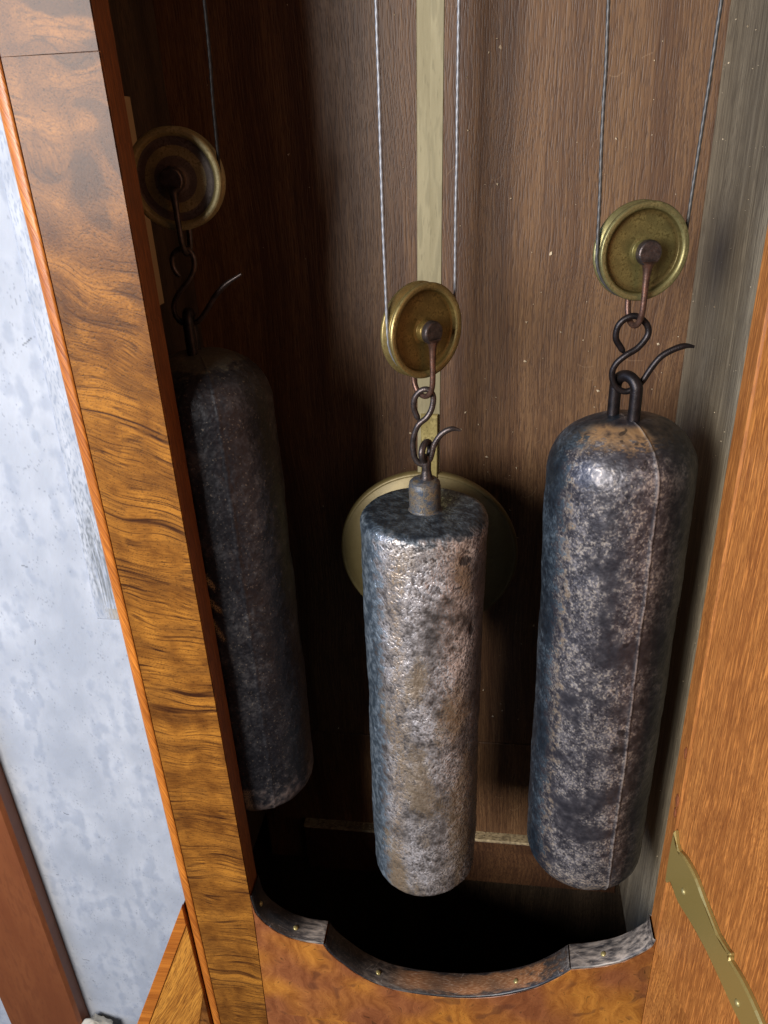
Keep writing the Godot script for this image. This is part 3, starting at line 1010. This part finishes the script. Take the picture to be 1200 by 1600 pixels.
# ------------------------------------------------------------------ the three weights
func weight_body(kind: int, radius: float, length: float, s: int) -> ArrayMesh:
	# origin at the middle of the top; u = 0.25 looks to the front
	var prof := []
	if kind == 0:
		prof = [Vector2(0.0003, 0.0), Vector2(0.35, 0.0), Vector2(0.7, 0.0)]
		for k in 9:
			var a := PI / 2 * k / 8.0
			prof.append(Vector2(1.0 - (1.0 - sin(a)) * 0.16, -(1.0 - cos(a)) * 0.005))
		for k in range(1, 120):
			prof.append(Vector2(1.0, -lerpf(0.005, length - 0.008, k / 120.0)))
		for k in 9:
			var a := PI / 2 * k / 8.0
			prof.append(Vector2(1.0 - (1.0 - cos(a)) * 0.28, -(length - 0.008) - sin(a) * 0.008))
		prof.append(Vector2(0.0003, -length))
	else:
		for k in 25:
			var a := PI / 2 * k / 24.0
			prof.append(Vector2(maxf(0.0003, pow(sin(a), 0.86)), -(1.0 - pow(cos(a), 0.86)) * 0.026))
		for k in range(1, 120):
			prof.append(Vector2(1.0, -lerpf(0.026, length - 0.020, k / 120.0)))
		for k in 17:
			var a := PI / 2 * k / 16.0
			prof.append(Vector2(maxf(0.0003, pow(cos(a), 0.8)), -(length - 0.020) - pow(sin(a), 0.8) * 0.020))
	var n1 := noise(s, 14.0, 2)
	var n2 := noise(s + 1, 75.0, 3)
	var n3 := noise(s + 2, 260.0, 2)
	var segs := 256
	var rings := []
	var uvs := []
	var run := 0.0
	var before := Vector2.ZERO
	for p in prof:
		var here := Vector2(p.x * radius, p.y)
		run += here.distance_to(before)
		before = here
		var r := PackedVector3Array()
		var u := PackedVector2Array()
		for j in segs + 1:
			var a := TAU * (j % segs) / segs
			var q := Vector3(cos(a) * p.x * radius, p.y, sin(a) * p.x * radius)
			var g := n1.get_noise_3dv(q) * 0.0012 + n2.get_noise_3dv(q) * (0.0004 if kind == 0 else 0.0004) + n3.get_noise_3dv(q) * (0.0002 if kind == 0 else 0.00012)
			if kind == 0:
				# chips and dents struck out of the soft lead
				for dent in [[0.211, -0.0235, 0.0032, 0.0028, 0.5], [0.128, -0.0125, 0.0036, 0.0022, 1.0], [0.098, -0.054, 0.0022, 0.0036, 1.0]]:
					var du: float = (fposmod(float(j) / segs - dent[0] + 0.5, 1.0) - 0.5) * TAU * radius / dent[2]
					var dy: float = (q.y - dent[1]) / dent[3]
					g -= 0.0012 * dent[4] * exp(-du * du - dy * dy)
			if kind == 1:
				# raised casting seam
				var w := fposmod(float(j) / segs - 0.1955 + 0.5, 1.0) - 0.5
				g += 0.0007 * exp(-w * w / 0.00001) * (1.0 if p.y > -length * 0.97 else 0.0)
			if kind == 2:
				var w := fposmod(float(j) / segs - 0.164 + 0.5, 1.0) - 0.5
				g += 0.0004 * exp(-w * w / 0.00001)
			var dir := Vector3(cos(a), 0.0, sin(a))
			if p.x < 0.9:
				dir = Vector3(cos(a) * p.x, (1.0 - p.x) * (1.0 if p.y > -length / 2 else -1.0), sin(a) * p.x).normalized()
			r.append(q + dir * g * minf(1.0, p.x * 3.0))
			# u runs so that the front (z+) is 0.25
			u.append(Vector2(float(j) / segs, run / 0.330))
		rings.append(r)
		uvs.append(u)
	return skin(rings, true, uvs)


func weights() -> void:
	var group := "clock weights hanging in the case"
	var mats := []
	for k in 3:
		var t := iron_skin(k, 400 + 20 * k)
		var m := mat(["crusty grey lead", "worn black iron", "dark iron"][k], Color.WHITE, 1.0, [0.55, 0.42, 0.3][k], t[0], t[1], [0.07, 0.04, 0.04][k])
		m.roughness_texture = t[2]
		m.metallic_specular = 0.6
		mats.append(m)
	# middle: flat-topped, with a collar, a neck and a small eye
	var c := thing("clock_weight", "middle flat-topped cylindrical weight with crusty grey lead surface and a collared eye", "clock weight", Vector3(-0.0050, -0.405, -0.048), group)
	var top := 0.2415
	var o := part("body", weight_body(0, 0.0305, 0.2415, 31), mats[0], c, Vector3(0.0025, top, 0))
	o.rotation.z = -0.019
	part("collar", lathe(crisp([Vector2(0, 0.0168), Vector2(0.0030, 0.0166), Vector2(0.0058, 0.0160), Vector2(0.0072, 0.0146), Vector2(0.0076, 0.0125), Vector2(0.0075, 0.0010), Vector2(0.0082, 0.0002), Vector2(0.0086, -0.001)]), 32), M.collar, c, Vector3(0.0032, top, 0))
	part("neck", lathe(crisp([Vector2(0, 0.012), Vector2(0.0020, 0.0115), Vector2(0.0023, 0.009), Vector2(0.0022, 0.004), Vector2(0.0027, 0.001), Vector2(0.004, -0.001)]), 20), M.steel, c, Vector3(0.0042, top + 0.0166, 0))
	part("eye", ring_mesh(0.0043, 0.0016, 1.0), M.steel, c, Vector3(0.0042, top + 0.0300, 0)).rotation.y = PI / 2 - 0.4
	# right: round-shouldered, with a casting seam and a big loop
	c = thing("clock_weight", "right round-shouldered iron weight with worn black paint and a raised casting seam", "clock weight", Vector3(0.0868, -0.393, -0.048), group)
	top = 0.2770
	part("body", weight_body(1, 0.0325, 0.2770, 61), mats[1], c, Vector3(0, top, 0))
	part("loop", tube(arch(Vector3(-0.0042, 0, -0.0040), Vector3(0.0034, 0, 0.0040), 0.0195), func(t): return 0.0025 + 0.0004 * absf(t - 0.5), 14), M.steel_black, c, Vector3(-0.0006, top - 0.0015, 0))
	# left: round-shouldered, in the shade of the stile
	c = thing("clock_weight", "left round-shouldered dark iron weight with faded yellowish marks, partly behind the stile", "clock weight", Vector3(-0.1042, -0.352, -0.048), group)
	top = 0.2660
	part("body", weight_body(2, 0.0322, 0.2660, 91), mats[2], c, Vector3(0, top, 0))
	part("loop", tube(arch(Vector3(-0.0008, 0, -0.0042), Vector3(0.0008, 0, 0.0042), 0.0190), func(t): return 0.0025, 14), M.steel_black, c, Vector3(-0.0012, top - 0.0015, 0))


func arch(a: Vector3, b: Vector3, high: float) -> Array:
	var mid := (a + b) / 2
	var half := (b - a) / 2
	var r := half.length()
	var pts := [a, a + Vector3(0, (high - r) * 0.5, 0)]
	for k in 9:
		var t := PI * k / 8.0
		pts.append(mid - half * cos(t) + Vector3(0, high - r + r * sin(t), 0))
	pts.append(b + Vector3(0, (high - r) * 0.5, 0))
	pts.append(b)
	return smooth_path(pts, 4)


func ring_mesh(r: float, w: float, tall: float) -> ArrayMesh:
	var rings := []
	for i in 33:
		var a := TAU * (i % 32) / 32.0
		var c := Vector3(cos(a) * r, sin(a) * r * tall, 0)
		var q := PackedVector3Array()
		for j in 13:
			var b := TAU * (j % 12) / 12.0
			q.append(c + Vector3(cos(a), sin(a), 0) * cos(b) * w + Vector3(0, 0, 1) * sin(b) * w)
		rings.append(q)
	return skin(rings, true)


# ------------------------------------------------------------------ pulleys and their cables
func wheel_mesh(colour: Callable) -> ArrayMesh:
	var half := [Vector2(0, 0.0046), Vector2(0.0036, 0.0046), Vector2(0.0044, 0.0038), Vector2(0.0047, 0.0017), Vector2(0.0060, 0.0013), Vector2(0.0088, 0.0013), Vector2(0.0096, 0.0013), Vector2(0.0128, 0.0013), Vector2(0.0136, 0.0013), Vector2(0.0156, 0.0013), Vector2(0.0166, 0.0016), Vector2(0.0171, 0.0029), Vector2(0.0175, 0.0036), Vector2(0.0181, 0.0040), Vector2(0.0192, 0.0041), Vector2(0.0199, 0.0039), Vector2(0.0203, 0.0031), Vector2(0.0202, 0.0023), Vector2(0.0190, 0.0012), Vector2(0.0178, 0.0004)]
	var prof := []
	for p in crisp(half):
		prof.append(p)
	var n := prof.size()
	for i in n:
		prof.append(Vector2(prof[n - 1 - i].x, -prof[n - 1 - i].y))
	return lathe(prof, 96, true, colour)


func pulley(label: String, centre: Vector3, turn: float, colour: Callable, steel: Material, brass: Material, size: float) -> Node3D:
	var p := thing("pulley", label, "pulley", centre, "brass pulleys that carry the weights")
	p.rotation.y = turn
	part("wheel", wheel_mesh(colour), brass, p, Vector3.ZERO).scale = Vector3(size, size, 1.0)
	# stirrup: a tapering arm on each side, joined in a U below the wheel
	var pts := [Vector3(0, -0.0030, 0.0066), Vector3(0, -0.0070, 0.0066), Vector3(0, -0.0140, 0.0065), Vector3(0, -0.0205, 0.0064), Vector3(0, -0.0245, 0.0058), Vector3(0, -0.0275, 0.0042), Vector3(0, -0.0292, 0.0016)]
	var all := pts.duplicate()
	for i in pts.size():
		var q: Vector3 = pts[pts.size() - 1 - i]
		all.append(Vector3(q.x, q.y, -q.z))
	part("stirrup", tube(smooth_path(all, 5), func(t): return 0.00125 + 0.0026 * pow(absf(t - 0.5) * 2.0, 11.0), 12), steel, p, Vector3.ZERO)
	for s in [1.0, -1.0]:
		var cap := part("axle_cap", lathe(crisp([Vector2(0, 0.0036), Vector2(0.0043, 0.0035), Vector2(0.0048, 0.0031), Vector2(0.0050, 0.0024), Vector2(0.0050, 0.0006), Vector2(0.0044, 0.0)]), 32, true), M.steel if s > 0 else steel, p, Vector3(0, 0, 0.0047 * s))
		if s < 0:
			cap.rotation.x = PI
	return p


func cable_mesh(centre: Vector3, turn: float, left_top: Vector3, right_top: Vector3) -> ArrayMesh:
	var e := Vector3(cos(turn), 0, -sin(turn))
	var r := 0.0182
	var path := []
	var a := centre - e * r
	var n := int((left_top.y - a.y) / 0.00036)
	for i in n:
		path.append(left_top.lerp(a, float(i) / n))
	for i in 150:
		var t := PI * i / 150.0
		path.append(centre - e * r * cos(t) - Vector3(0, r * sin(t), 0))
	var b := centre + e * r
	n = int((right_top.y - b.y) / 0.00036)
	for i in n + 1:
		path.append(b.lerp(right_top, float(i) / n))
	var sway := noise(int(absf(centre.x) * 10000.0) + 3, 9.0, 3)
	for i in path.size():
		var off: float = smoothstep(centre.y + 0.004, centre.y + 0.05, path[i].y)
		path[i] += Vector3(sway.get_noise_2d(path[i].y, path[i].x * 40.0), 0, sway.get_noise_2d(path[i].y + 7.0, path[i].x * 40.0)) * 0.0005 * off
	var rings := []
	var side := Vector3(1, 0, 0)
	var s := 0.0
	for i in path.size():
		var t: Vector3 = (path[mini(i + 1, path.size() - 1)] - path[maxi(i - 1, 0)]).normalized()
		side = (side - t * side.dot(t)).normalized()
		var up := t.cross(side)
		if i:
			s += path[i].distance_to(path[i - 1])
		var q := PackedVector3Array()
		for j in 13:
			var f := TAU * (j % 12) / 12.0
			var w := 0.00068 * (1.0 + 0.085 * cos(3.0 * f + s * TAU / 0.0040))
			q.append(path[i] + (side * cos(f) + up * sin(f)) * w)
		rings.append(q)
	return skin(rings, true)


func pulleys_and_cables() -> void:
	var bright := func(p: Vector2):
		if p.x > 0.0172 and p.x < 0.0203: return Color(0.36, 0.27, 0.10)
		if p.x > 0.0150: return Color(0.20, 0.14, 0.04)
		return Color(0.28, 0.19, 0.055)
	var greenish := func(p: Vector2):
		if p.x > 0.0172 and p.x < 0.0203: return Color(0.32, 0.28, 0.12)
		if p.x > 0.0150: return Color(0.18, 0.14, 0.05)
		return Color(0.25, 0.21, 0.075)
	var ringed := func(p: Vector2):
		# dark tarnish with one rubbed ring
		if p.x > 0.0166: return Color(0.40, 0.34, 0.16)
		if p.x > 0.0132: return Color(0.15, 0.115, 0.10)
		if p.x > 0.0092: return Color(0.36, 0.29, 0.14)
		return Color(0.16, 0.12, 0.10)
	# middle
	var c := Vector3(-0.0015, -0.0775, -0.048)
	pulley("middle brass pulley turned towards the right, clean golden face, before the pendulum rod", c, deg_to_rad(47), bright, M.steel_warm, M.wheel, 1.0)
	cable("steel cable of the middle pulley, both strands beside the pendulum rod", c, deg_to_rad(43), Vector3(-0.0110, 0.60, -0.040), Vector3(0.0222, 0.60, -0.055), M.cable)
	# right
	c = Vector3(0.0862, -0.0470, -0.048)
	pulley("right brass pulley with greenish golden face, above the seamed weight", c, deg_to_rad(19), greenish, M.steel_warm, M.wheel, 0.93)
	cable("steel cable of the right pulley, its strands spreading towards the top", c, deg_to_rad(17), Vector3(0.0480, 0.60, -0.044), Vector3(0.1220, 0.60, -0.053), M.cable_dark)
	# left
	c = Vector3(-0.1016, -0.0142, -0.048)
	pulley("left brass pulley with a dark tarnished face and one rubbed ring, in the shade", c, deg_to_rad(4), ringed, M.steel, M.wheel_dull, 0.97)
	cable("shaded steel cable of the left pulley, hanging beside the dark left panel", c, deg_to_rad(4), Vector3(-0.1262, 0.60, -0.047), Vector3(-0.0570, 0.60, -0.049), M.cable_shade)


func cable(label: String, c: Vector3, turn: float, l: Vector3, r: Vector3, m: Material) -> void:
	var o := part("pulley_cable", cable_mesh(c, turn, l, r), m, self, UP)
	o.set_meta("label", label)
	o.set_meta("category", "cable")
	o.set_meta("group", "steel cables over the pulleys")


# ------------------------------------------------------------------ S-hooks between pulley and weight
func hook(label: String, points: Array, r: float, m: Material, weave: float) -> void:
	# points in millimetres, across and up, in the plane of the weights; the wire passes itself where the loop closes
	var pts := []
	var n := points.size()
	for i in n:
		var t := float(i) / (n - 1)
		# the upper loop closes on itself: its start lies behind, the later run before it
		var z := weave * (1.0 - smoothstep(0.0, 0.22, t)) * -1.0 + weave * 0.7 * exp(-pow((t - 0.45) / 0.08, 2.0))
		pts.append(Vector3(points[i].x / 1000.0, points[i].y / 1000.0, -0.048 + z))
	var o := part("s_hook", tube(smooth_path(pts, 5), func(t): return r * (0.55 + 0.45 * smoothstep(0.0, 0.03, t)) * (1.0 - 0.55 * smoothstep(0.93, 1.0, t)), 14), m, self, UP)
	o.set_meta("label", label)
	o.set_meta("category", "hook")
	o.set_meta("group", "S-hooks between pulleys and weights")


func hooks() -> void:
	hook("black S-hook between the right pulley and the seamed weight, its tail pointing right", [Vector2(83.8, -88.2), Vector2(82.0, -85.7), Vector2(79.8, -81.9), Vector2(80.2, -76.8), Vector2(83.0, -73.6), Vector2(87.0, -72.7), Vector2(91.4, -76.0), Vector2(92.4, -80.4), Vector2(89.0, -85.5), Vector2(84.4, -88.6), Vector2(80.7, -92.3), Vector2(79.4, -96.9), Vector2(81.1, -102.1), Vector2(85.1, -104.8), Vector2(89.2, -103.5), Vector2(92.4, -100.0), Vector2(95.0, -95.1), Vector2(98.5, -89.9), Vector2(103.1, -86.8), Vector2(107.7, -85.2), Vector2(111.5, -85.6)], 0.00135, M.steel_black, 0.0016)
	hook("brown S-hook between the middle pulley and the crusty grey weight, with a short tail", [Vector2(-3.9, -118.8), Vector2(-5.3, -115.5), Vector2(-6.1, -111.8), Vector2(-5.1, -107.3), Vector2(-2.0, -104.2), Vector2(1.0, -104.2), Vector2(2.9, -107.3), Vector2(2.2, -112.7), Vector2(-0.1, -116.8), Vector2(-3.6, -119.8), Vector2(-5.6, -123.8), Vector2(-6.8, -129.4), Vector2(-6.3, -136.1), Vector2(-4.1, -139.6), Vector2(-1.6, -139.9), Vector2(0.9, -137.5), Vector2(2.0, -134.0), Vector2(3.4, -129.3), Vector2(6.8, -124.6), Vector2(11.2, -122.4), Vector2(15.1, -123.1)], 0.00135, M.steel, 0.0014)
	hook("thin dark S-hook between the left pulley and the dark iron weight, its long tail rising right", [Vector2(-107.3, -53.2), Vector2(-109.4, -49.7), Vector2(-109.0, -44.9), Vector2(-106.0, -41.9), Vector2(-101.9, -41.7), Vector2(-99.5, -44.6), Vector2(-99.8, -49.9), Vector2(-103.3, -55.2), Vector2(-108.0, -59.8), Vector2(-111.3, -64.6), Vector2(-111.6, -69.5), Vector2(-109.2, -72.9), Vector2(-105.0, -73.4), Vector2(-100.8, -71.9), Vector2(-96.0, -66.6), Vector2(-91.6, -61.1), Vector2(-86.3, -56.6), Vector2(-78.9, -52.5)], 0.00118, M.steel, 0.0012)


# ------------------------------------------------------------------ crumbs of dust on the boards
func dust() -> void:
	var st := SurfaceTool.new()
	st.begin(Mesh.PRIMITIVE_TRIANGLES)
	var v := [Vector3(1, 0.1, 0), Vector3(-0.8, 0.3, 0.1), Vector3(0.1, 0.9, -0.1), Vector3(0, -0.7, 0.2), Vector3(0.1, 0.1, 0.8)]
	for f in [[0, 2, 4], [2, 1, 4], [1, 3, 4], [3, 0, 4], [0, 3, 1], [0, 1, 2]]:
		var c: Vector3 = (v[f[0]] + v[f[1]] + v[f[2]]) / 3.0
		tri(st, v[f[0]], v[f[1]], v[f[2]], c - Vector3(0, 0.1, 0.1))
	var mm := MultiMesh.new()
	mm.transform_format = MultiMesh.TRANSFORM_3D
	mm.mesh = st.commit()
	var where := []
	for p in [Vector2(24, 31), Vector2(29, 33), Vector2(77, -107), Vector2(87, -135), Vector2(36, -34), Vector2(86, -8), Vector2(57, -61)]:
		where.append([Vector3(p.x / 1000.0, p.y / 1000.0, -0.1450), rng.randf_range(0.0009, 0.0013)])
	for k in 210:
		var x := rng.randf_range(-0.03, 0.128) if rng.randf() < 0.85 else rng.randf_range(-0.12, 0.0)
		where.append([Vector3(x, rng.randf_range(-0.46, 0.06), -0.1450), 0.00034 + 0.0009 * pow(rng.randf(), 3.0)])
	for k in 150:
		where.append([Vector3(0.1303, rng.randf_range(-0.40, 0.06), rng.randf_range(-0.142, -0.03)), 0.0002 + 0.0004 * pow(rng.randf(), 3.0)])
	for k in 90:
		where.append([Vector3(rng.randf_range(-0.10, 0.125), -0.4873, rng.randf_range(-0.1440, -0.1365)), 0.0003 + 0.0005 * pow(rng.randf(), 2.0)])
	mm.instance_count = where.size()
	for i in where.size():
		var b := Basis.from_euler(Vector3(rng.randf() * TAU, rng.randf() * TAU, rng.randf() * TAU)).scaled(Vector3.ONE * where[i][1] * 1.0)
		mm.set_instance_transform(i, Transform3D(b, where[i][0]))
	var o := MultiMeshInstance3D.new()
	o.name = "dust_crumbs"
	o.multimesh = mm
	o.material_override = M.dust
	o.position = UP
	o.set_meta("kind", "stuff")
	o.set_meta("label", "pale crumbs of dust clinging to the boards inside the case")
	o.set_meta("category", "dust")
	add_child(o, true)
